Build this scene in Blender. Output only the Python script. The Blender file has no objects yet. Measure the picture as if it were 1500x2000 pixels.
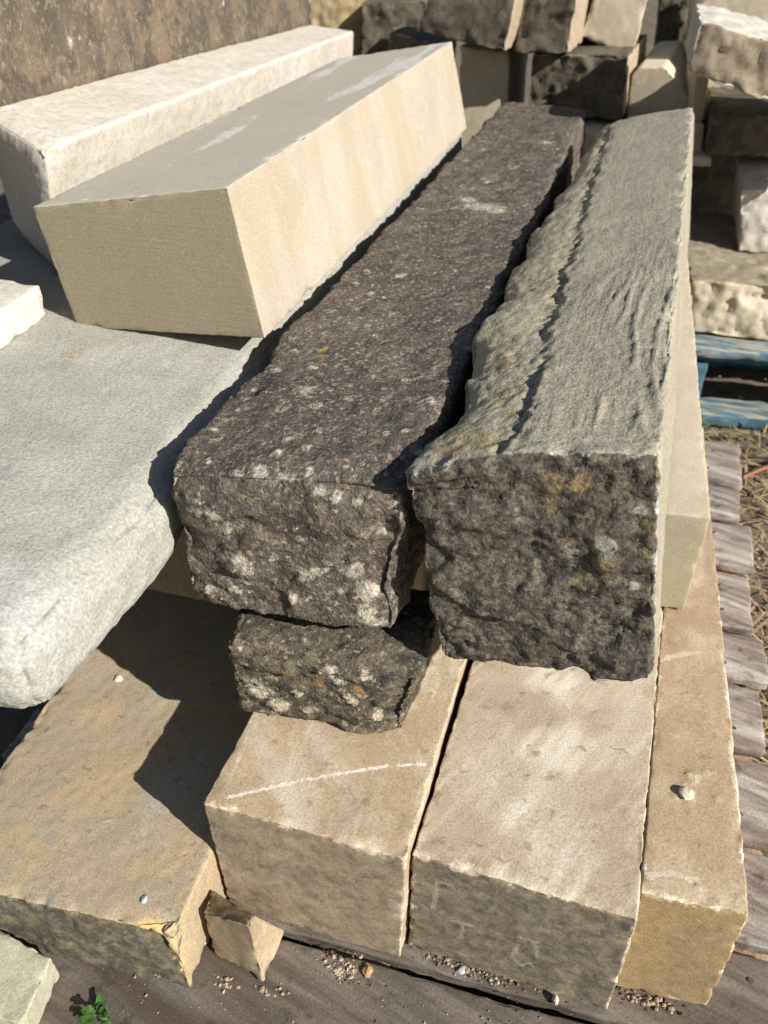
import bpy, math, random
import numpy as np
from mathutils import Matrix, Vector

S = bpy.context.scene
COL = S.collection
R = math.radians

# ------------------------------------------------------------------ camera
PITCH, ROLL = R(37.61), R(-0.915)
fw = Vector((0, math.cos(PITCH), -math.sin(PITCH)))
rt0 = Vector((1, 0, 0)); up0 = rt0.cross(fw)
rt = math.cos(ROLL) * rt0 + math.sin(ROLL) * up0
up = -math.sin(ROLL) * rt0 + math.cos(ROLL) * up0
cd = bpy.data.cameras.new('camera')
cd.sensor_fit = 'VERTICAL'; cd.sensor_height = 34.6
cd.lens = 1631.27 / 2000 * 34.6
cd.clip_start = 0.02; cd.clip_end = 500
cd.dof.use_dof = True; cd.dof.focus_distance = 0.95; cd.dof.aperture_fstop = 6.2
cam = bpy.data.objects.new('camera', cd); COL.objects.link(cam)
cam.matrix_world = Matrix(((rt.x, up.x, -fw.x, 0), (rt.y, up.y, -fw.y, 0), (rt.z, up.z, -fw.z, 1.24), (0, 0, 0, 1)))
S.camera = cam

# ------------------------------------------------------------------ light
SUN_AZ, SUN_EL = R(131), R(33)          # azimuth clockwise from +Y
w = bpy.data.worlds.new('World'); S.world = w; w.use_nodes = True
nt = w.node_tree; nt.nodes.clear()
sky = nt.nodes.new('ShaderNodeTexSky'); sky.sky_type = 'NISHITA'; sky.sun_disc = False
sky.sun_elevation = SUN_EL; sky.sun_rotation = SUN_AZ
bg = nt.nodes.new('ShaderNodeBackground'); bg.inputs['Strength'].default_value = 0.05
wo = nt.nodes.new('ShaderNodeOutputWorld')
nt.links.new(sky.outputs[0], bg.inputs[0]); nt.links.new(bg.outputs[0], wo.inputs[0])
sd = bpy.data.lights.new('sun', 'SUN'); sd.energy = 4.8; sd.angle = R(0.53); sd.color = (1.0, 0.955, 0.885)
sun = bpy.data.objects.new('sun', sd); COL.objects.link(sun)
sv = Vector((math.sin(SUN_AZ) * math.cos(SUN_EL), math.cos(SUN_AZ) * math.cos(SUN_EL), math.sin(SUN_EL)))
sun.rotation_euler = sv.to_track_quat('Z', 'Y').to_euler(); sun.location = sv * 20
S.view_settings.view_transform = 'Standard'; S.view_settings.look = 'None'
S.view_settings.exposure = 0.55; S.view_settings.gamma = 1.0; S.view_settings.use_curve_mapping = False
S.render.engine = 'CYCLES'
S.cycles.use_denoising = True

# ------------------------------------------------------------------ noise (numpy)
def _hash(ix, iy, iz, seed):
    h = (ix.astype(np.int64) * 374761393 + iy.astype(np.int64) * 668265263 + iz.astype(np.int64) * 2147483647 * 3 + seed * 1274126177) & 0xFFFFFFFF
    h = ((h ^ (h >> 13)) * 1274126177) & 0xFFFFFFFF
    h = ((h ^ (h >> 16)) * 2246822519) & 0xFFFFFFFF
    return h ^ (h >> 15)
_G = np.array([(1,1,0),(-1,1,0),(1,-1,0),(-1,-1,0),(1,0,1),(-1,0,1),(1,0,-1),(-1,0,-1),(0,1,1),(0,-1,1),(0,1,-1),(0,-1,-1)], float)
def perlin(P, seed=0):
    F = np.floor(P); f = P - F; I = F.astype(np.int64)
    u = f * f * f * (f * (f * 6 - 15) + 10)
    r = np.zeros(len(P))
    for dx in (0, 1):
        for dy in (0, 1):
            for dz in (0, 1):
                g = _G[_hash(I[:,0]+dx, I[:,1]+dy, I[:,2]+dz, seed) % 12]
                d = f - np.array((dx, dy, dz))
                wt = (u[:,0] if dx else 1-u[:,0]) * (u[:,1] if dy else 1-u[:,1]) * (u[:,2] if dz else 1-u[:,2])
                r += wt * (g * d).sum(1)
    return r
def fbm(P, scale, octv=4, seed=0, rough=.5):
    r = np.zeros(len(P)); a = 1.; s = scale
    for o in range(octv):
        r += a * perlin(P * s + 17.3 * o, seed + o * 7); a *= rough; s *= 2.03
    return r
def ridge(P, scale, octv=4, seed=0, rough=.5):
    r = np.zeros(len(P)); a = 1.; s = scale
    for o in range(octv):
        r += a * (0.35 - np.abs(perlin(P * s + 9.1 * o, seed + o * 5))); a *= rough; s *= 2.1
    return r
def facets(P, s, seed=0, k=14.):
    Q = P / s; F = np.floor(Q).astype(np.int64)
    num = np.zeros(len(P)); den = np.zeros(len(P)) + 1e-9
    for dx in (-1, 0, 1):
        for dy in (-1, 0, 1):
            for dz in (-1, 0, 1):
                c = F + np.array((dx, dy, dz)); hs = [_hash(c[:,0], c[:,1], c[:,2], seed + i) / 4294967295. for i in range(7)]
                d = Q - c - np.stack(hs[:3], 1)
                wt = np.exp(-k * (d * d).sum(1))
                num += wt * ((d * (np.stack(hs[3:6], 1) - .5) * 2.2).sum(1) + (hs[6] - .5) * .8); den += wt
    return num / den
def sstep(a, b, x):
    t = np.clip((x - a) / (b - a), 0, 1); return t * t * (3 - 2 * t)

# ------------------------------------------------------------------ materials
class NB:
    def __init__(s, name):
        s.m = bpy.data.materials.new(name); s.m.use_nodes = True; s.t = s.m.node_tree; s.t.nodes.clear()
        s.out = s.t.nodes.new('ShaderNodeOutputMaterial'); s.b = s.t.nodes.new('ShaderNodeBsdfPrincipled')
        s.t.links.new(s.b.outputs[0], s.out.inputs[0])
    def n(s, t, **k):
        x = s.t.nodes.new(t)
        for a, v in k.items(): setattr(x, a, v)
        return x
    def l(s, a, b): s.t.links.new(a, b)
    def coord(s, off=(0,0,0), scale=(1,1,1), rot=(0,0,0)):
        tc = s.n('ShaderNodeTexCoord'); o = tc.outputs['Object']
        if any(rot):
            mr = s.n('ShaderNodeMapping'); mr.inputs['Rotation'].default_value = rot; s.l(o, mr.inputs[0]); o = mr.outputs[0]
        mp = s.n('ShaderNodeMapping'); mp.inputs['Location'].default_value = off; mp.inputs['Scale'].default_value = scale
        s.l(o, mp.inputs[0]); return mp.outputs[0]
    def noise(s, co, scale, detail=3, rough=.55, dist=0.):
        x = s.n('ShaderNodeTexNoise'); x.inputs['Scale'].default_value = scale; x.inputs['Detail'].default_value = detail
        x.inputs['Roughness'].default_value = rough; x.inputs['Distortion'].default_value = dist
        s.l(co, x.inputs['Vector']); return x.outputs[0]
    def ramp(s, v, a, b, lo=0., hi=1.):
        x = s.n('ShaderNodeMapRange'); x.clamp = True
        for i, val in ((1, a), (2, b), (3, lo), (4, hi)): x.inputs[i].default_value = val
        s.l(v, x.inputs[0]); return x.outputs[0]
    def math(s, op, a, b):
        x = s.n('ShaderNodeMath', operation=op)
        for i, v in enumerate((a, b)):
            if isinstance(v, (int, float)): x.inputs[i].default_value = v
            else: s.l(v, x.inputs[i])
        return x.outputs[0]
    def mix(s, f, a, b, mode='MIX'):
        x = s.n('ShaderNodeMix', data_type='RGBA', blend_type=mode); x.clamp_factor = True
        if isinstance(f, (int, float)): x.inputs[0].default_value = f
        else: s.l(f, x.inputs[0])
        for i, v in ((6, a), (7, b)):
            if isinstance(v, tuple): x.inputs[i].default_value = (*v, 1)
            else: s.l(v, x.inputs[i])
        return x.outputs[2]
    def attr(s, name):
        x = s.n('ShaderNodeAttribute'); x.attribute_name = name; return x.outputs['Fac']
    def bump(s, h, strength, dist, prev=None):
        x = s.n('ShaderNodeBump'); x.inputs['Strength'].default_value = strength; x.inputs['Distance'].default_value = dist
        s.l(h, x.inputs['Height'])
        if prev is not None: s.l(prev, x.inputs['Normal'])
        return x.outputs[0]

def stone_mat(name, c1, c2, c3, s1=9, s2=45, thr=(.42, .62), thr2=(.55, .7), grain=.25, gscale=330, speck=None, dark=None,
              streak=None, streak2=None, midd=.0022, fspot=None, dirt=None, lich=(.42,.38,.30), ochre=(.33,.21,.05), mark=(.72,.68,.6), edge=(.6,.47,.27), off=(0,0,0),
              bump=.4, mid=.35, mark_amt=.7, ochre_k=.55, smear=None, rough=.9, pits=None, hair=None):
    b = NB(name); co = b.coord(off)
    c = b.mix(b.ramp(b.noise(co, s1, 5, .6, .3), *thr), c1, c2)
    c = b.mix(b.ramp(b.noise(co, s2, 5, .65), *thr2), c, c3)
    if streak:
        cs = b.coord((off[0]+3, off[1], off[2]), streak['scale'], (0, 0, streak.get('rot', 0)))
        c = b.mix(b.math('MULTIPLY', b.ramp(b.noise(cs, 1, 4, .6, streak.get('dist', .3)), *streak['thr']), streak.get('amt', .8)), c, streak['col'])
    if streak2:
        cs = b.coord((off[0]+7, off[1], off[2]), streak2['scale'], (0, 0, streak2.get('rot', 0)))
        c = b.mix(b.math('MULTIPLY', b.ramp(b.noise(cs, 1, 5, .65, streak2.get('dist', .2)), *streak2['thr']), streak2.get('amt', .8)), c, streak2['col'])
    if dark:
        c = b.mix(b.math('MULTIPLY', b.ramp(b.noise(co, dark['s'], 6, .7, .4), *dark['thr']), dark.get('amt', .8)), c, dark['col'])
    if speck:
        c = b.mix(b.math('MULTIPLY', b.ramp(b.noise(co, speck['s'], 4, .6), *speck['thr']), speck.get('amt', .8)), c, speck['col'])
    if smear: c = b.mix(b.math('MULTIPLY', b.attr('smear'), b.ramp(b.noise(b.coord(off, smear['scale'], (0, 0, smear['rot'])), 1, 6, .7, .3), .30, .62)), c, smear['col'])
    if fspot:   # fine flecks
        c = b.mix(b.math('MULTIPLY', b.ramp(b.noise(co, fspot['s'], 3, .55, .5), *fspot['thr']), fspot.get('amt', .7)), c, fspot['col'])
    nbk = b.noise(co, 90, 6, .75)
    if dirt:
        d = b.math('MULTIPLY', b.attr('dirt'), b.ramp(b.noise(co, 26, 6, .7, .3), dirt.get('t', .3), dirt.get('t', .3) + .3))
        dc = b.mix(b.ramp(b.noise(co, dirt.get('s', 60), 6, .75, .3), *dirt.get('thr', (.4, .62))), dirt['a'], dirt['b'])
        if 'c' in dirt: dc = b.mix(b.math('MULTIPLY', b.ramp(b.noise(b.coord((off[0]+5, off[1]+2, off[2])), dirt.get('cs', 75), 5, .7, .4), .54, .66), dirt.get('camt', .8)), dc, dirt['c'])
        c = b.mix(b.math('MULTIPLY', d, dirt.get('amt', .9)), c, dc)
    brk = lambda a, k=.55: b.ramp(b.math('ADD', b.attr(a), b.math('MULTIPLY', b.math('SUBTRACT', nbk, .5), 2.2)), k - .18, k + .18)
    c = b.mix(b.math('MULTIPLY', brk('ochre', ochre_k), .9), c, ochre)
    c = b.mix(brk('lich'), c, b.mix(b.ramp(b.noise(co, 140, 4, .7), .35, .6), tuple(x * .55 for x in lich), lich))
    c = b.mix(b.math('MULTIPLY', brk('edge'), .85), c, edge)
    c = b.mix(b.math('MULTIPLY', brk('mark', .62), mark_amt), c, mark)
    gn = b.noise(co, gscale, 2, .6)
    c = b.mix(1.0, c, b.mix(b.ramp(gn, .25, .75), (1 - grain,) * 3, (1 + grain,) * 3), 'MULTIPLY')
    b.l(c, b.b.inputs['Base Color']); b.b.inputs['Roughness'].default_value = rough
    b.b.inputs['Specular IOR Level'].default_value = .25
    nb = b.bump(b.noise(co, 55, 6, .7), mid, midd)
    if pits:
        v = b.n('ShaderNodeTexVoronoi'); v.inputs['Scale'].default_value = pits[0]; b.l(co, v.inputs['Vector'])
        nb = b.bump(b.ramp(v.outputs['Distance'], 0, .35), pits[1], .004, nb)
    if hair:
        ch = b.coord(off, hair['scale'], (0, 0, hair['rot']))
        hh = b.math('MULTIPLY', b.noise(ch, 1, 4, .6, hair.get('dist', .9)), b.attr('tool'))
        nb = b.bump(hh, hair['str'], .01, nb)
    nb = b.bump(gn, bump, .0025, nb)
    b.l(nb, b.b.inputs['Normal']); return b.m

YAW = R(-17)
M = {}
M['tan'] = stone_mat('tan_sawn_sandstone', (.46,.41,.32), (.415,.365,.28), (.49,.44,.355), s1=5, s2=30, grain=.2, gscale=420, bump=.16, mid=.05, off=(1,2,3),
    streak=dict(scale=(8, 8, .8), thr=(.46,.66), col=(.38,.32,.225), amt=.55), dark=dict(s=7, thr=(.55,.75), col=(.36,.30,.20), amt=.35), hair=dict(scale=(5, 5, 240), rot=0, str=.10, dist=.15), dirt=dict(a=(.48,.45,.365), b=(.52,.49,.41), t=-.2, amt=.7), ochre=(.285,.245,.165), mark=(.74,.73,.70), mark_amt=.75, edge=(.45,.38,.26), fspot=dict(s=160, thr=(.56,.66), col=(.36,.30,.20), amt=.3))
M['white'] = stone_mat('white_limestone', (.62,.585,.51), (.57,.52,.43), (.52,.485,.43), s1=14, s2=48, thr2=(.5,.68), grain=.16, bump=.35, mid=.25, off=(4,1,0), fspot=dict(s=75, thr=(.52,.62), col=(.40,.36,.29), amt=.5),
    dirt=dict(a=(.40,.36,.285), b=(.56,.51,.43), t=.42, amt=.6), ochre=(.40,.38,.345), edge=(.74,.70,.6))  # ochre slot holds the grey that shades the near end
M['grey'] = stone_mat('grey_green_sandstone', (.345,.338,.295), (.38,.372,.33), (.305,.30,.258), s1=5, s2=16, thr2=(.5,.7), grain=.30, gscale=260, bump=.45, mid=.14, off=(7,2,0),
    speck=dict(s=110, thr=(.68,.75), col=(.56,.56,.53), amt=.6), streak=dict(scale=(2.5, 8, 6), rot=R(40), thr=(.54,.70), col=(.43,.435,.425), amt=.6), fspot=dict(s=170, thr=(.60,.70), col=(.27,.27,.24), amt=.3), dirt=dict(a=(.315,.31,.265), b=(.36,.36,.32), t=.4, amt=.6))
M['olive'] = stone_mat('pale_olive_stone', (.42,.405,.30), (.37,.355,.26), (.46,.445,.34), s1=9, s2=50, grain=.2, bump=.3, mid=.15, off=(7,2,3))
M['dark'] = stone_mat('black_weathered_lintel', (.092,.080,.069), (.135,.115,.095), (.205,.163,.118), s1=16, s2=70, thr2=(.54,.70), grain=.4, gscale=240, bump=.7, mid=.55, midd=.004, off=(2,9,1),
    speck=dict(s=165, thr=(.54,.64), col=(.34,.28,.205), amt=.8), dark=dict(s=26, thr=(.50,.62), col=(.050,.045,.042), amt=.8), fspot=dict(s=230, thr=(.58,.66), col=(.03,.027,.025), amt=.7),
    dirt=dict(a=(.155,.125,.09), b=(.058,.053,.047), t=.36, amt=.75), rough=.72, lich=(.45,.405,.33), pits=(170, .35), edge=(.30,.26,.2))
M['dark2'] = stone_mat('black_rough_offcut', (.075,.067,.052), (.13,.108,.075), (.20,.16,.105), s1=26, s2=70, grain=.4, bump=.7, mid=.6, midd=.004, off=(5,3,8),
    speck=dict(s=130, thr=(.57,.66), col=(.33,.285,.205), amt=.75), dark=dict(s=34, thr=(.50,.60), col=(.032,.029,.027), amt=.85), lich=(.47,.415,.33), ochre=(.28,.17,.065), pits=(160, .4), edge=(.26,.22,.16))
M['saddle'] = stone_mat('grey_tooled_sandstone', (.36,.328,.255), (.31,.284,.222), (.40,.365,.28), s1=9, s2=55, grain=.3, gscale=260, bump=.45, mid=.5, midd=.003, off=(3,5,5), fspot=dict(s=150, thr=(.58,.67), col=(.17,.155,.125), amt=.55),
    dirt=dict(a=(.040,.037,.034), b=(.135,.112,.086), t=.08, amt=.96, s=110, thr=(.42,.58), c=(.27,.225,.165), cs=170, camt=.8), smear=dict(scale=(60, 60, 60), rot=0, col=(.42,.375,.25)), ochre_k=.74, lich=(.37,.35,.30), ochre=(.27,.205,.095), mark=(.6,.6,.58), edge=(.36,.34,.3),
    hair=dict(scale=(130, 9, 30), rot=(R(18)), str=.16, dist=.8), pits=(170, .2))
tanmix = dict(grain=.26, gscale=360, bump=.16, mid=.07)
M['buffA'] = stone_mat('buff_stone_a', (.42,.325,.215), (.36,.275,.18), (.49,.40,.29), s1=7, s2=26, off=(0,4,2), dirt=dict(a=(.135,.12,.09), b=(.345,.275,.185), t=.24, amt=.92, s=50, thr=(.34,.62), c=(.30,.285,.245), cs=80, camt=.55), smear=dict(scale=(40, 6, 9), rot=R(10), col=(.58,.505,.385)), edge=(.57,.48,.34), mark_amt=.8,
    streak=dict(scale=(8, 3, 9), rot=R(-25), thr=(.52,.66), col=(.58,.52,.42), amt=.75), streak2=dict(scale=(60, 7, 9), rot=R(15), thr=(.58,.7), col=(.60,.55,.46), amt=.5), fspot=dict(s=60, thr=(.60,.70), col=(.22,.18,.13), amt=.6), **tanmix)
M['buffB'] = stone_mat('buff_stone_b', (.385,.30,.205), (.43,.355,.26), (.335,.255,.17), s1=6, s2=30, off=(9,1,6), dirt=dict(a=(.095,.088,.07), b=(.28,.225,.15), t=.18, amt=.95, s=62, thr=(.38,.66), c=(.27,.265,.235), cs=80, camt=.55), smear=dict(scale=(46, 6, 9), rot=R(38), col=(.69,.64,.54)), edge=(.58,.495,.36), mark=(.46,.42,.33), mark_amt=.5,
    streak=dict(scale=(9, 3.2, 9), rot=R(24), thr=(.50,.68), col=(.54,.47,.36), amt=.6, dist=.6), streak2=dict(scale=(55, 6, 9), rot=R(42), thr=(.54,.68), col=(.60,.54,.43), amt=.45), fspot=dict(s=55, thr=(.60,.70), col=(.22,.18,.13), amt=.6), **tanmix)
M['buffC'] = stone_mat('buff_stone_c', (.41,.31,.195), (.365,.272,.17), (.45,.355,.24), s1=6, s2=24, off=(6,6,1), dirt=dict(a=(.37,.265,.125), b=(.28,.205,.105), t=.2, amt=.95, s=40, c=(.20,.165,.10), cs=30, camt=.5), smear=dict(scale=(46, 6, 9), rot=R(20), col=(.56,.47,.34)), edge=(.70,.62,.46), lich=(.60,.52,.38), mark=(.62,.56,.44), mark_amt=.6,
    streak=dict(scale=(16, 1.6, 9), rot=R(15), thr=(.53,.66), col=(.25,.21,.18), amt=.6), fspot=dict(s=70, thr=(.60,.70), col=(.24,.185,.125), amt=.5), **tanmix)
M['buffD'] = stone_mat('pale_sawn_stone', (.48,.42,.325), (.44,.38,.29), (.51,.45,.35), s1=8, s2=40, off=(2,2,9), dirt=dict(a=(.345,.315,.215), b=(.38,.345,.245), t=.1, amt=.9), grain=.16, gscale=360, bump=.15, mid=.05)
M['buffL'] = stone_mat('brown_stained_stone', (.365,.295,.20), (.43,.325,.20), (.335,.295,.225), s1=7, s2=22, thr2=(.5,.66), off=(8,3,3), dirt=dict(a=(.070,.067,.052), b=(.19,.155,.10), t=.12, amt=.97, s=44, thr=(.46,.62), c=(.19,.185,.15), cs=80, camt=.6), edge=(.45,.35,.18), ochre=(.60,.44,.19),
    lich=(.62,.55,.42), dark=dict(s=70, thr=(.64,.72), col=(.17,.15,.12), amt=.6), streak=dict(scale=(7, 3, 9), rot=R(30), thr=(.52,.68), col=(.40,.385,.335), amt=.6), fspot=dict(s=90, thr=(.62,.70), col=(.18,.15,.11), amt=.6), grain=.26, gscale=360, bump=.2, mid=.09)
M['brown'] = stone_mat('brown_patinated_stone', (.185,.14,.10), (.105,.088,.068), (.29,.235,.17), s1=9, s2=36, off=(1,8,8), grain=.25, bump=.4, mid=.35,
    speck=dict(s=60, thr=(.68,.74), col=(.5,.47,.42), amt=.8), dark=dict(s=16, thr=(.48,.62), col=(.075,.064,.053), amt=.85), lich=(.66,.62,.56), fspot=dict(s=95, thr=(.56,.68), col=(.32,.26,.185), amt=.6))
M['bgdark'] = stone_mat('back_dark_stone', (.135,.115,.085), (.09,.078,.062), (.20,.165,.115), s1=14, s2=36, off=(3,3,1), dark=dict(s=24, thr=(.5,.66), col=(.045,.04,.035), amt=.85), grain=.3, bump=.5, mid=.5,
    dirt=dict(a=(.40,.32,.22), b=(.46,.38,.27), t=.1, amt=.9), lich=(.42,.36,.27), edge=(.42,.34,.24))  # dirt slot: pale tones that paint sun onto right faces
M['bgpale'] = stone_mat('back_pale_stone', (.48,.425,.325), (.42,.365,.27), (.53,.475,.37), s1=9, s2=40, off=(5,5,2), grain=.16, bump=.3, mid=.2, dirt=dict(a=(.60,.54,.43), b=(.56,.49,.37), t=.1, amt=.9), edge=(.68,.61,.48))  # dirt slot: lighter tones that paint sunlit sides and tops
M['bgyellow'] = stone_mat('back_yellow_stone', (.46,.375,.215), (.40,.31,.165), (.36,.30,.19), s1=12, s2=36, off=(6,1,2), grain=.2, bump=.4, mid=.4, dark=dict(s=20, thr=(.58,.7), col=(.17,.145,.075), amt=.7), edge=(.5,.43,.3))
M['bgwhite'] = stone_mat('back_white_stone', (.55,.52,.46), (.47,.43,.37), (.62,.59,.53), s1=12, s2=40, off=(7,7,2), grain=.2, bump=.4, mid=.4, dirt=dict(a=(.19,.145,.09), b=(.29,.235,.165), t=.08, amt=.95), edge=(.68,.63,.54))  # dirt slot: brown tones that paint a shaded front
M['bgrock'] = stone_mat('split_cream_rock', (.53,.475,.36), (.43,.37,.26), (.62,.565,.45), s1=14, s2=36, off=(2,7,4), grain=.2, bump=.5, mid=.55, dirt=dict(a=(.17,.145,.105), b=(.25,.21,.15), t=.2, amt=.9), edge=(.6,.53,.4))  # dirt slot: dark tones that paint shade over the top

def wood_mat(name, c1, c2, c3, rot, off=(0,0,0), bump=.6, spots=.5):
    b = NB(name); co = b.coord(off, (5, 48, 48), (0, 0, rot)); co2 = b.coord(off, (1.5, 14, 14), (0, 0, rot)); iso = b.coord(off)
    g = b.noise(co, 1, 6, .65, .5); g2 = b.noise(co2, 1, 5, .6, .6)
    c = b.mix(b.ramp(g, .36, .64), c1, c2)
    c = b.mix(b.ramp(g2, .48, .66), c, c3)
    c = b.mix(b.math('MULTIPLY', b.ramp(b.noise(iso, 22, 5, .7), .56, .68), spots), c, tuple(x * .45 for x in c1))
    gn = b.noise(iso, 300, 2)
    c = b.mix(1.0, c, b.mix(b.ramp(gn, .25, .75), (.8,) * 3, (1.2,) * 3), 'MULTIPLY')
    b.l(c, b.b.inputs['Base Color']); b.b.inputs['Roughness'].default_value = .85; b.b.inputs['Specular IOR Level'].default_value = .2
    nb = b.bump(g, bump, .006); nb = b.bump(gn, .3, .002, nb); b.l(nb, b.b.inputs['Normal']); return b.m
DY = R(-16)
M['board'] = wood_mat('weathered_grey_board', (.14,.11,.092), (.46,.42,.385), (.21,.165,.14), -DY, (1,1,1), bump=.8, spots=.7)
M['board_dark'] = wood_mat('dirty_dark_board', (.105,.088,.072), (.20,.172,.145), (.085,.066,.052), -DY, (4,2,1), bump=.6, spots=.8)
M['bearer'] = wood_mat('brown_bearer', (.26,.165,.11), (.36,.25,.175), (.19,.115,.075), -DY + R(90), (2,5,1))
def paint_wood():
    b = NB('faded_blue_paint'); co = b.coord(); st = b.coord((0,0,0), (6, 40, 40), (0, 0, R(12)))
    c = b.mix(b.ramp(b.noise(co, 9, 4), .4, .6), (.04,.105,.155), (.075,.15,.20))
    c = b.mix(b.ramp(b.noise(st, 1, 6, .7), .56, .70), c, (.30,.29,.25))
    c = b.mix(b.math('MULTIPLY', b.attr('dirt'), b.ramp(b.noise(st, 1.3, 5, .7), .42, .6)), c, (.36,.34,.28))
    b.l(c, b.b.inputs['Base Color']); b.b.inputs['Roughness'].default_value = .75
    b.l(b.bump(b.noise(st, 1, 5), .4, .004), b.b.inputs['Normal']); return b.m
M['blue'] = paint_wood()
def plain(name, c, rough=.85, var=.25, s=60, sss=None):
    b = NB(name); co = b.coord()
    cc = b.mix(b.ramp(b.noise(co, s, 4, .65), .3, .7), tuple(x * (1 - var) for x in c), tuple(x * (1 + var) for x in c))
    b.l(cc, b.b.inputs['Base Color']); b.b.inputs['Roughness'].default_value = rough
    b.l(b.bump(b.noise(co, s * 3, 4), .3, .002), b.b.inputs['Normal']); return b.m
M['leaf'] = plain('weed_leaf', (.050,.115,.022), .55, .3, 40)
M['soil'] = plain('soil', (.135,.105,.075), .95, .45, 14)
M['straw'] = plain('straw', (.36,.27,.15), .8, .45, 5)
M['crumb'] = plain('crumb', (.36,.29,.2), .9, .4, 20)
M['crumb_dark'] = plain('crumb_dark', (.13,.10,.07), .9, .5, 20)
M['pebble_pale'] = plain('pebble_pale', (.58,.50,.38), .85, .15)
M['pebble_orange'] = plain('pebble_orange', (.42,.25,.12), .8, .15)
M['pebble_grey'] = plain('pebble_grey', (.42,.43,.45), .8, .12)
M['twig'] = plain('twig', (.30,.12,.07), .8, .2)

# ------------------------------------------------------------------ builders
def tag(o, label=None, cat=None, group=None, kind=None):
    if label: o['label'] = label
    if cat: o['category'] = cat
    if group: o['group'] = group
    if kind: o['kind'] = kind
    return o
def mesh_obj(name, V, Fq, mat, origin=(0,0,0), attrs=None, parent=None, smooth=True):
    me = bpy.data.meshes.new(name)
    V = np.asarray(V, float) - np.asarray(origin, float); Fq = np.asarray(Fq, np.int32)
    me.vertices.add(len(V)); me.vertices.foreach_set('co', V.ravel())
    k = Fq.shape[1]
    me.loops.add(Fq.size); me.loops.foreach_set('vertex_index', Fq.ravel())
    me.polygons.add(len(Fq)); me.polygons.foreach_set('loop_start', np.arange(0, Fq.size, k, dtype=np.int32))
    me.polygons.foreach_set('use_smooth', np.full(len(Fq), smooth))
    me.update(calc_edges=True); me.validate()
    for n, a in (attrs or {}).items():
        at = me.attributes.new(n, 'FLOAT', 'POINT'); at.data.foreach_set('value', a.astype(np.float32))
    me.materials.append(mat)
    o = bpy.data.objects.new(name, me); COL.objects.link(o); o.location = origin
    if parent: o.parent = parent; o.matrix_parent_inverse = Matrix()
    return o
def axis(L, r, cell, grow=0.):
    u = [0.]
    while u[-1] < L: u.append(u[-1] + cell * (1 + grow * u[-1]))
    u = np.array(u); u *= L / u[-1]
    e = np.array([.25, .6, 1.] if r < .03 else [.06, .16, .28, .42, .56, .7, .85, 1.]) * r
    return np.unique(np.round(np.concatenate([u, e, L - e]), 6))
def lattice(ax):
    nx, ny, nz = map(len, ax)
    idx = -np.ones((nx, ny, nz), np.int64)
    m = np.zeros((nx, ny, nz), bool); m[0] = m[-1] = True; m[:, 0] = m[:, -1] = True; m[:, :, 0] = m[:, :, -1] = True
    I = np.argwhere(m); idx[m] = np.arange(len(I))
    P = np.stack([ax[k][I[:, k]] for k in range(3)], 1)
    F = []
    def q(A, flip):
        f = np.stack([A[:-1, :-1], A[1:, :-1], A[1:, 1:], A[:-1, 1:]], -1).reshape(-1, 4)
        F.append(f[:, ::-1] if flip else f)
    q(idx[:, :, 0], True); q(idx[:, :, -1], False); q(idx[:, 0, :], False); q(idx[:, -1, :], True); q(idx[0], True); q(idx[-1], False)
    return P, np.concatenate(F)
class D: pass
def seg_dist(P, a, b):
    a = np.array(a); b = np.array(b); ab = b - a; t = np.clip(((P - a) @ ab) / max(ab @ ab, 1e-12), 0, 1)
    return np.linalg.norm(P - a - t[:, None] * ab, axis=1)
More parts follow.
